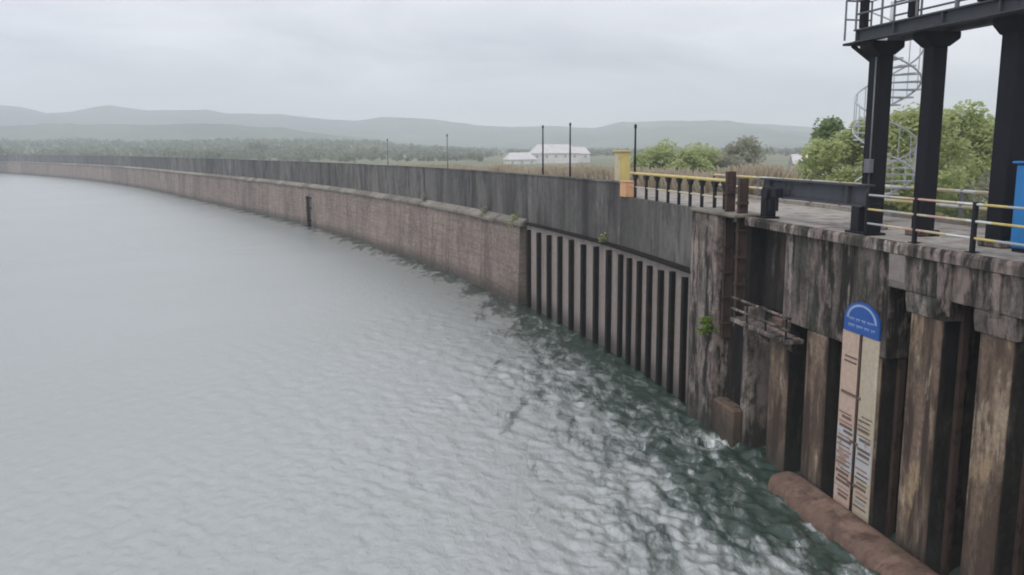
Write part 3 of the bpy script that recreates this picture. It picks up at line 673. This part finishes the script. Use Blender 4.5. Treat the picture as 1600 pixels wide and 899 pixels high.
# ------------------------------------------------------------------ gantry over the intake deck
ga = empty('gate_gantry', (10.5, 21.2, DECK), 'tall black concrete gantry with railed platform over the intake deck', 'gantry')
GC = [((9.95, 23.0), 0.44, 0.46), ((10.5, 21.2), 0.40, 0.40), ((11.12, 18.75), 0.50, 0.56), ((11.6, 16.2), 0.5, 0.5), ((12.1, 13.6), 0.5, 0.5)]
GA = math.atan2(23.0-13.6, 9.95-12.1)             # direction of the gantry line
gx = np.array([math.cos(GA), math.sin(GA)]); gn = np.array([-gx[1], gx[0]])   # gn: towards the water
G0 = np.array([9.95, 23.0])
def gp(u, v, z): q = G0 - gx*u + gn*v; return (float(q[0]), float(q[1]), float(z))     # u metres towards the camera, v towards the water
def gbox(u0, u1, v0, v1, z0, z1, mb=None):
    mb = mb or MB(); mb.quad_prism([gp(u0, v0, 0)[:2], gp(u1, v0, 0)[:2], gp(u1, v1, 0)[:2], gp(u0, v1, 0)[:2]], z0, z1); return mb
for (cx, cy_), a, b in GC:
    u = float(np.dot(G0-np.array([cx, cy_]), gx)); v = float(np.dot(np.array([cx, cy_])-G0, gn))
    gbox(u-a/2, u+a/2, v-b/2, v+b/2, DECK+0.001, 12.5).build('column', MAT['column'], ga, bevel=0.03)
    gbox(u-a/2-0.1, u+a/2+0.1, v-b/2-0.1, v+b/2+0.1, DECK+0.002, DECK+0.16).build('column_base', MAT['old'], ga, bevel=0.03)
    mb = MB()   # flared hammer head across the platform
    for vv, zz in (): pass
    pr = [(-b/2, 12.36), (b/2, 12.36), (0.50, 12.56), (0.50, 12.72), (-0.50, 12.72), (-0.50, 12.56)]
    k0 = 0
    for uu in (u-a/2-0.05, u+a/2+0.05):
        for vv, zz in pr: mb.v.append(gp(uu, v+vv, zz))
    mb.f += [tuple(range(6)), tuple(reversed(range(6, 12)))]; mb.m += [0, 0]
    for i in range(6): mb.f.append((i, (i+1) % 6, 6+(i+1) % 6, 6+i)); mb.m.append(0)
    mb.build('column_head', MAT['column'], ga, bevel=0.02)
U0, U1 = -0.4, 10.5
for v in (-0.48, 0.48):
    mb = gbox(U0, U1, v-0.04, v+0.04, 12.76, 13.02); gbox(U0, U1, v-0.14, v+0.14, 13.021, 13.06, mb); gbox(U0, U1, v-0.14, v+0.14, 12.722, 12.759, mb)
    mb.build('girder', MAT['beam'], ga)
for u in np.arange(-0.38, 10.4, 0.62): gbox(u, u+0.5, -0.6, 0.05, 13.062, 13.10).build('deck_plate', MAT['grey'], ga)
for v in (-0.58, 0.58):
    for u in (-0.36, 0.7, 2.0, 3.3, 4.6, 5.9, 7.2, 8.5, 9.8):
        mb = MB(); mb.tube([gp(u, v, 13.06), gp(u, v, 14.15)], 0.03, 6); mb.build('baluster', MAT['grey'], ga)
    for z in (13.45, 13.8, 14.15):
        mb = MB(); mb.tube([gp(-0.36, v, z), gp(10.3, v, z)], 0.028, 8); mb.build('handrail', MAT['grey'], ga, smooth=True)
for u, ww in ((-0.28, 0.09), (1.65, 0.10), (3.95, 0.14), (7.0, 0.12)):
    for v in (0.40,):
        gbox(u-ww, u+ww, v-0.09, v+0.09, 13.101, 16.0).build('upper_post', MAT['column'], ga, bevel=0.01)
for v in (0.40,): gbox(-0.6, 7.4, v-0.12, v+0.12, 16.001, 16.35).build('top_beam', MAT['beam'], ga)
# end bracket with ladder cage hoops at the far end of the platform
mb = gbox(-0.95, -0.41, -0.3, 0.55, 12.70, 12.76); mb.build('end_platform', MAT['black'], ga)
mb = MB(); mb.tube([gp(-0.92, 0.52, 12.84), gp(-0.92, 0.52, 13.9), gp(-0.4, 0.52, 13.95)], 0.028, 6); mb.tube([gp(-0.92, -0.28, 12.84), gp(-0.92, -0.28, 13.9), gp(-0.4, -0.28, 13.95)], 0.028, 6); mb.tube([gp(-0.92, 0.52, 13.4), gp(-0.92, -0.28, 13.4)], 0.025, 6); mb.tube([gp(-0.92, 0.52, 13.9), gp(-0.92, -0.28, 13.9)], 0.028, 6)
mb.build('end_rail', MAT['grey'], ga)
mb = MB(); mb.tube([gp(-0.85, 0.3, 12.70), gp(-0.2, 0.1, 12.2)], 0.06, 6); mb.build('brace', MAT['black'], ga)

mb = MB(); mb.tube([gp(0.15, 0.26, DECK), gp(0.15, 0.26, 12.3)], 0.022, 6); mb.build('conduit', MAT['grey'], ga, smooth=True)
gbox(0.02, 0.28, 0.232, 0.36, 9.25, 9.62).build('junction_box', MAT['grey'], ga, bevel=0.01)
for u, v in ((-0.3, 0.49), (1.2, 0.49), (2.9, 0.49), (4.6, 0.49)): gbox(u-0.02, u+0.02, 0.52, 0.61, 12.762, 13.018).build('stiffener', MAT['beam'], ga)
# ------------------------------------------------------------------ spiral staircase behind the first column
sp = empty('spiral_staircase', (11.15, 25.2, DECK), 'pale grey steel spiral staircase behind the first gantry column', 'staircase')
C0 = np.array([11.15, 25.2]); NS = 26; rise = (13.06-DECK)/NS; RO = 0.92
mb = MB(); mb.tube([(C0[0], C0[1], DECK), (C0[0], C0[1], 14.1)], 0.075, 10); mb.build('centre_pole', MAT['stair'], sp, smooth=True)
A0 = R(128); DA = R(-27)
hr = []
for i in range(NS):
    a = A0 + DA*i; z = DECK + rise*(i+1); mb = MB()
    a1, a2 = a - R(15), a + R(15)
    base = [(C0[0]+0.07*math.cos(a1), C0[1]+0.07*math.sin(a1)), (C0[0]+RO*math.cos(a1), C0[1]+RO*math.sin(a1)), (C0[0]+RO*math.cos(a2), C0[1]+RO*math.sin(a2)), (C0[0]+0.07*math.cos(a2), C0[1]+0.07*math.sin(a2))]
    mb.quad_prism(base, z-0.045, z); mb.build('tread', MAT['stair'], sp)
    mb = MB(); x, y = C0[0]+RO*0.96*math.cos(a), C0[1]+RO*0.96*math.sin(a); mb.tube([(x, y, z), (x, y, z+0.95)], 0.016, 5); mb.build('baluster', MAT['stair'], sp)
for q in np.linspace(0, NS-1, NS*4):
    a = A0 + DA*q; z = DECK + rise*(q+1)+0.95; hr.append((C0[0]+RO*0.96*math.cos(a), C0[1]+RO*0.96*math.sin(a), z))
mb = MB(); mb.tube(hr, 0.028, 6); mb.build('handrail', MAT['stair'], sp, smooth=True)
mb = MB(); mb.tube([(x, y, z-0.93) for x, y, z in hr], 0.03, 6); mb.build('stringer', MAT['stair'], sp, smooth=True)

# ------------------------------------------------------------------ blue cabinet
bc = empty('blue_cabinet', (11.15, 17.45, DECK), 'bright blue metal control cabinet beside the guard rail', 'cabinet')
mb = MB(); mb.box((11.25, 17.5, 8.68), (1.0, 0.8, 1.80), GA); mb.build('body', MAT['blue'], bc, bevel=0.09, seg=3)
mb = MB(); mb.box((11.25, 17.5, 9.61), (1.10, 0.90, 0.05), GA); mb.build('roof', MAT['blue'], bc, bevel=0.015)
mb = MB(); mb.box((11.25, 17.5, 7.735), (0.9, 0.7, 0.068), GA); mb.build('plinth', MAT['black'], bc)
_n = Vector((-math.sin(GA), math.cos(GA), 0)); _t = Vector((math.cos(GA), math.sin(GA), 0)); _c = Vector((11.25, 17.5, 8.68))
mb = MB(); q = _c + _n*0.408; mb.box(q, (0.82, 0.016, 1.55), GA); dr_ = mb.build('door', MAT['blue'], bc, bevel=0.006)
mb = MB(); q = _c + _n*0.43 - _t*0.3; mb.box(q, (0.03, 0.03, 0.16), GA); mb.build('handle', MAT['pale'], dr_)
mb = MB(); q = _c - _t*0.508; mb.box(q, (0.016, 0.6, 0.5), GA); mb.build('vent_panel', MAT['blue'], bc, bevel=0.006)

# ------------------------------------------------------------------ lamp posts on the crest
def lamp(s, d, top, lab, thick=0.055):
    b = P3(s, d, DECK); e = empty('lamp_post', b, lab, 'lamp post', 'lamp posts along the dam crest')
    mb = MB(); mb.tube([b, (b[0], b[1], DECK+1.0), (b[0], b[1], top-0.2)], [thick*1.3, thick*1.1, thick*0.8], 8); mb.build('pole', MAT['grey'] if s > 60 else MAT['column'], e, smooth=True)
    mb = MB(); mb.tube([(b[0], b[1], DECK), (b[0], b[1], DECK+0.3)], thick*2, 8); mb.build('base', MAT['old'], e)
    mb = MB(); mb.tube([(b[0], b[1], top-0.22), (b[0], b[1], top-0.18), (b[0], b[1], top-0.03), (b[0], b[1], top)], [thick, thick*1.25, thick*1.2, thick*0.5], 10); mb.build('lamp_head', MAT['column'], e, smooth=True)
lamp(27.2, -1.95, 11.12, 'dark lamp post right beside the yellow cabinet')
lamp(40.6, -4.1, 11.60, 'dark lamp post in front of the right end of the white building')
lamp(45.2, -4.1, 11.56, 'dark lamp post in front of the left part of the white building')
lamp(65.6, -4.1, 11.30, 'slim grey lamp post left of the white building, nearer one')
lamp(83.4, -4.1, 11.10, 'slim grey lamp post farthest along the parapet')
# level post on the masonry face
lp = empty('level_post', P3(100.5, 0.6, 0), 'dark upright level post fixed to the brown dam face', 'post')
mb = MB(); mb.tube([P3(100.5, 0.75, -1), P3(100.5, 0.75, 4.0)], 0.22, 8); mb.build('pipe', MAT['rib'], lp, smooth=True)
for z in (0.8, 2.4, 3.7): one('bracket', MAT['rib'], lp, 100.2, 100.8, 0.3, 0.95, z, z+0.15)

# ------------------------------------------------------------------ buildings
def house(name, label, cx, cy_, rz, L, W, zb, eave, ridge, nwin, wall, roof, hip=0.0):
    e = empty(name, (cx, cy_, zb), label, 'building'); rm = Matrix.Rotation(rz, 3, 'Z')
    T = lambda x, y, z: (cx + x*math.cos(rz)-y*math.sin(rz), cy_ + x*math.sin(rz)+y*math.cos(rz), z)
    mb = MB(); mb.quad_prism([T(-L/2, -W/2, 0)[:2], T(L/2, -W/2, 0)[:2], T(L/2, W/2, 0)[:2], T(-L/2, W/2, 0)[:2]], zb, eave)
    if hip == 0:
        k = len(mb.v); mb.v += [T(-L/2, -W/2, eave), T(-L/2, W/2, eave), T(-L/2, 0, ridge-0.1), T(L/2, -W/2, eave), T(L/2, W/2, eave), T(L/2, 0, ridge-0.1)]
        mb.f += [(k, k+1, k+2), (k+3, k+5, k+4)]; mb.m += [0, 0]
    mb.build('wall', wall, e)
    mb = MB(); o = 0.4; k = 0
    mb.v += [T(-L/2-o, -W/2-o, eave-0.12), T(L/2+o, -W/2-o, eave-0.12), T(L/2+o, W/2+o, eave-0.12), T(-L/2-o, W/2+o, eave-0.12), T(-L/2-o+hip, 0, ridge), T(L/2+o-hip, 0, ridge)]
    mb.v += [(x, y, z-0.15) for x, y, z in mb.v[:6]]
    for f in ((0, 1, 5, 4), (2, 3, 4, 5), (3, 0, 4), (1, 2, 5)): mb.f.append(f); mb.m.append(0)
    for f in ((10, 11, 7, 6), (11, 10, 9, 8), (10, 6, 9), (11, 8, 7), (0, 6, 7, 1), (1, 7, 8, 2), (2, 8, 9, 3), (3, 9, 6, 0)): mb.f.append(f); mb.m.append(0)
    mb.build('roof', roof, e)
    for i in range(nwin):
        x = -L/2 + (i+0.5)*L/nwin; f = MB(); f.box(T(x, -W/2-0.03, eave-1.5), (1.3, 0.08, 1.4), rz); fo = f.build('window', MAT['white'], e)
        g = MB(); g.box(T(x, -W/2-0.08, eave-1.5), (1.1, 0.03, 1.2), rz); g.build('pane', MAT['glass'], fo)
    return e
house('white_building', 'white building with a pale hipped roof, the tallest beyond the parapet', 20.2, 400, R(6), 22.0, 15, 2.0, 7.4, 11.4, 5, MAT['wallwhite'], MAT['roofpale'], 3.6)
house('white_annex', 'low white annex at the left of the white building', 4.0, 388, R(10), 13.0, 12, 2.0, 4.8, 7.8, 3, MAT['wallwhite'], MAT['roofpale'], 2.2)
house('white_wing', 'pale side wing at the right end of the white building', 33.2, 412, R(4), 9.0, 12, 2.0, 7.0, 10.2, 2, MAT['wallwhite'], MAT['roofpale'], 2.0)
house('shed', 'small white shed among the trees behind the hoist beam', 62, 176, R(-8), 6.0, 5, 2.2, 6.4, 8.2, 2, MAT['wallwhite'], MAT['roofpale'], 0)
hs = P3(468, -2.5, 0)
house('valve_hut', 'tiny white hut on the far end of the dam crest', hs[0], hs[1], R(40), 2.6, 2.6, DECK-0.1, 9.6, 10.4, 1, MAT['wallwhite'], MAT['wallwhite'], 0)

# ------------------------------------------------------------------ trees
def leaf_cards(centres, radii, n, size, g, flat=0.75):
    ci = g.integers(0, len(centres), n); c = np.array(centres)[ci]; r = np.array(radii)[ci]
    d = g.normal(size=(n, 3)); d /= np.linalg.norm(d, axis=1)[:, None]
    rad = g.random(n)**0.45
    p = c + d*rad[:, None]*r[:, None]*np.array([1, 1, flat])
    a = g.normal(size=(n, 3))*np.array([1, 1, 0.55]); a /= np.linalg.norm(a, axis=1)[:, None]
    b = np.cross(a, g.normal(size=(n, 3))*np.array([0.6, 0.6, 1.3])); b /= np.linalg.norm(b, axis=1)[:, None]
    s = size*g.uniform(0.55, 1.3, n)[:, None]
    V = np.stack([p-a*s*0.9, p+b*s*0.45, p+a*s*0.9, p-b*s*0.45], 1).reshape(-1, 3)
    return V, np.arange(4*n).reshape(n, 4)
def tree(name, label, x, y, zb, h, w_, mat, ncl, ncard, size, seed, group=None, cat='tree', low=0.25, trunk=0.12):
    g = np.random.default_rng(seed); e = empty(name, (x, y, zb), label, cat, group)
    cen, rad = [], []
    for i in range(ncl):
        t = g.random(); zz = low + (1-low)*t*0.92; prof = math.sin(math.pi*min(0.97, 0.18+0.80*t))**0.7
        a = g.uniform(0, 6.28); rr = w_/2*prof*math.sqrt(g.random())*0.88
        cen.append((rr*math.cos(a), rr*math.sin(a), zz*h)); rad.append(w_*g.uniform(0.13, 0.24))
    V, F = leaf_cards(cen, rad, int(ncard*1.35), size*1.1, g)
    me = fast_mesh('crown', V, F, mat); c = bpy.data.objects.new('crown', me); COL.objects.link(c); c.parent = e
    mb = MB(); top = (g.normal(0, 0.04*h), g.normal(0, 0.04*h), h*0.7)
    mb.tube([(0, 0, -0.3), (top[0]*0.4, top[1]*0.4, h*0.3), top], [trunk*1.4, trunk, trunk*0.35], 7)
    for q in range(min(ncl, 9)):
        t = g.uniform(0.35, 0.9); b0 = (top[0]*t, top[1]*t, h*0.7*t); cc = cen[q]
        mid = [(b0[i]+cc[i])/2 + (0.04*h if i == 2 else 0) for i in range(3)]
        mb.tube([b0, mid, cc], [trunk*0.5, trunk*0.3, trunk*0.12], 5)
    o = mb.build('trunk', MAT['bark'], None, smooth=True); o.parent = e
    return e
def lz(x, y): return float(land_z(np.array([x]), np.array([y]))[0])
TR = [  # label, x, y, top z, width, material, seed
 ('tall green tree right behind the spiral staircase', 25.4, 61, 11.9, 6.2, 'leaf', 1, 32, 7200, 0.20),
 ('low round green bush at the left edge of the near trees', 22.2, 60, 10.6, 6.0, 'leaf', 2, 24, 4600, 0.20),
 ('dark green tree rising behind the staircase, left of the first column', 25.0, 66, 12.3, 5.0, 'leaf_dark', 3, 24, 4200, 0.22),
 ('bright green tree seen between the first and second gantry columns', 28.0, 58, 12.6, 7.8, 'leaf', 4, 36, 8200, 0.20),
 ('broad green tree behind the second gantry column', 33.2, 62, 13.0, 8.4, 'leaf', 5, 36, 8200, 0.21),
 ('olive green tree seen between the second and third columns', 31.6, 52, 11.6, 5.6, 'leaf_grey', 6, 26, 5000, 0.19),
 ('green tree behind the third gantry column', 37.4, 58, 12.7, 7.0, 'leaf', 7, 28, 5600, 0.21),
 ('green tree behind the blue cabinet at the right edge', 42.5, 60, 12.6, 7.5, 'leaf_dark', 8, 28, 5400, 0.22),
 ('grey-green domed tree standing beyond the rusty gate guides', 35.2, 128, 11.5, 8.2, 'leaf_grey', 9, 30, 2700, 0.30),
 ('low wide green tree beyond the yellow fence', 19.0, 105, 10.2, 8.6, 'leaf', 10, 26, 4600, 0.26),
 ('low pale green tree between the yellow fence and the grey-green tree', 24.0, 108, 9.9, 10.0, 'leaf', 11, 24, 4000, 0.26),
 ('low green bush filling the gap between the two trees beyond the yellow fence', 21.6, 103, 9.5, 6.5, 'leaf', 21, 26, 4200, 0.26),
 ('low olive bush at the foot of the grey-green domed tree', 28.6, 112, 9.2, 7.0, 'leaf_grey', 22, 26, 4200, 0.26),
 ('low green bush just right of the yellow cabinet', 16.2, 104, 9.2, 5.5, 'leaf', 23, 24, 3600, 0.26),
 ('hazy dark tree standing alone behind the far parapet', -180, 600, 15.5, 20, 'leaf_grey', 12, 26, 2600, 1.0),
 ('hazy low tree right of the lone hazy tree', -148, 620, 12.5, 14, 'leaf_grey', 13, 22, 2200, 1.0),
 ('hazy spreading bush row left of the far lamp posts', -100, 600, 10.5, 30, 'leaf_grey', 14, 26, 2600, 0.9),
]
for lab, x, y, zt, w_, mt_, sd_, ncl, nc, sz in TR:
    zb = lz(x, y)-0.2
    tree('bush' if 'bush' in lab else 'tree', lab, x, y, zb, zt-zb, w_, MAT[mt_], ncl, nc, sz, sd_, cat='bush' if 'bush' in lab else 'tree', low=0.12 if 'bush' in lab else 0.2)

# far wood on the plain: one hazy mass
g = np.random.default_rng(77); VV = []; FF = []; n0 = 0
for i in range(4400):
    az = g.uniform(R(-40), R(42)); r = 450 + 1000*g.random()**1.1
    if az > R(-2) and r < 620: continue
    x, y = r*math.sin(az), r*math.cos(az); zb = lz(x, y); h = g.uniform(3, 8)*(1.15 if az < R(-8) else 0.75); ww_ = h*g.uniform(0.8, 1.5)
    cen = [(x+g.normal(0, ww_*0.22), y+g.normal(0, ww_*0.22), zb+h*g.uniform(0.25, 0.85)) for _ in range(6)]
    V, F = leaf_cards(cen, [ww_*0.28]*6, 45, 1.0+0.0007*r, g); VV.append(V); FF.append(F+n0); n0 += len(V)
o = bpy.data.objects.new('far_wood', fast_mesh('far_wood', np.concatenate(VV), np.concatenate(FF), MAT['wood'])); COL.objects.link(o)
tag(o, 'hazy distant scrub and woodland covering the plain below the hills', 'wood', kind='stuff')
# dry grass verge beyond the crest road
VV = []; n = 15000
s_ = 22 + 75*g.random(n)**1.5; d_ = -5.0-2.6*g.random(n)
cl = np.array([fbm(np.array([a*0.35]), np.array([b*0.5]), 55, 3)[0] for a, b in zip(s_[:1], d_[:1])])
hgt = g.uniform(0.5, 1.5, n)*(0.55+0.9*fbm(s_*0.3, d_*0.4, 55, 3))
pts = np.array([fr(a, b) for a, b in zip(s_, d_)])
zb = 6.6 - 4.0*np.clip((-d_-7)/22, 0, 1) + 0.35
hgt = (hgt + 0.45)*np.clip(1.15-s_/160, 0.5, 1)
an = g.uniform(0, 6.28, n); wd = g.uniform(0.03, 0.09, n)*(1+s_/60); lean = g.normal(0, 0.25, (n, 2))*hgt[:, None]
a_ = np.stack([np.cos(an)*wd, np.sin(an)*wd], 1)
V = np.zeros((n, 4, 3)); V[:, 0, :2] = pts-a_; V[:, 1, :2] = pts+a_; V[:, 2, :2] = pts+a_*0.4+lean; V[:, 3, :2] = pts-a_*0.4+lean
V[:, 0, 2] = V[:, 1, 2] = zb-0.5; V[:, 2, 2] = V[:, 3, 2] = zb+hgt
o = bpy.data.objects.new('dry_grass', fast_mesh('dry_grass', V.reshape(-1, 3), np.arange(4*n).reshape(n, 4), MAT['dry'])); COL.objects.link(o)
tag(o, 'tall dry tan grass growing along the far verge of the crest road', 'grass', kind='stuff')

# weeds on the concrete
def weed(label, s, d, z, r, n, size, mat, seed, cat='weed'):
    g = np.random.default_rng(seed); b = P3(s, d, z); e = empty('weed', b, label, cat)
    cen = [tuple(g.normal(0, r*0.45, 3)*np.array([1, 1, 1.2]) + np.array([0, 0, r*0.3])) for _ in range(9)]
    V, F = leaf_cards(cen, [r*0.42]*9, n, size, g)
    o = bpy.data.objects.new('leaves', fast_mesh('leaves', V, F, MAT[mat])); COL.objects.link(o); o.parent = e
    mb = MB()
    for c in cen: mb.tube([(0, 0, 0), (c[0]*0.5, c[1]*0.5, c[2]*0.6+0.05), c], [0.015, 0.01, 0.005], 5)
    o = mb.build('stem', MAT['bark']); o.parent = e
weed('bright green leafy weed growing from the side of the pier', 13.35, 0.62, 3.75, 0.42, 420, 0.085, 'leaf_bright', 5)
weed('small yellow-green weed on the dark ledge above the ribs', 26.1, 0.2, CAP+0.12, 0.28, 130, 0.07, 'leaf', 6)
weed('green weed tuft at the near end of the stone ledge', 39.6, 0.25, LED+0.15, 0.42, 200, 0.09, 'leaf', 7)
weed('olive weed tuft on the stone ledge, second from its near end', 45.5, 0.3, LED+0.15, 0.35, 160, 0.09, 'leaf_grey', 8)
weed('low olive weed tuft farther along the stone ledge', 60.0, 0.3, LED+0.15, 0.4, 160, 0.1, 'leaf_grey', 9)

# ------------------------------------------------------------------ haze
hz = MB(); hz.quad_prism([(-3400, -3200), (3400, -3200), (3400, 3400), (-3400, 3400)], -4.0, 205.0)
hm = bpy.data.materials.new('haze_air'); hm.use_nodes = True; t = hm.node_tree; t.nodes.clear()
pv = t.nodes.new('ShaderNodeVolumePrincipled'); pv.inputs['Color'].default_value = (0.88, 0.945, 1.0, 1); pv.inputs['Density'].default_value = 0.00062; pv.inputs['Anisotropy'].default_value = 0.0
ot = t.nodes.new('ShaderNodeOutputMaterial'); t.links.new(pv.outputs[0], ot.inputs['Volume'])
ho_ = hz.build('haze', hm); tag(ho_, 'thin pale haze filling the air over the reservoir', 'haze', kind='stuff')
hm.cycles.homogeneous_volume = True
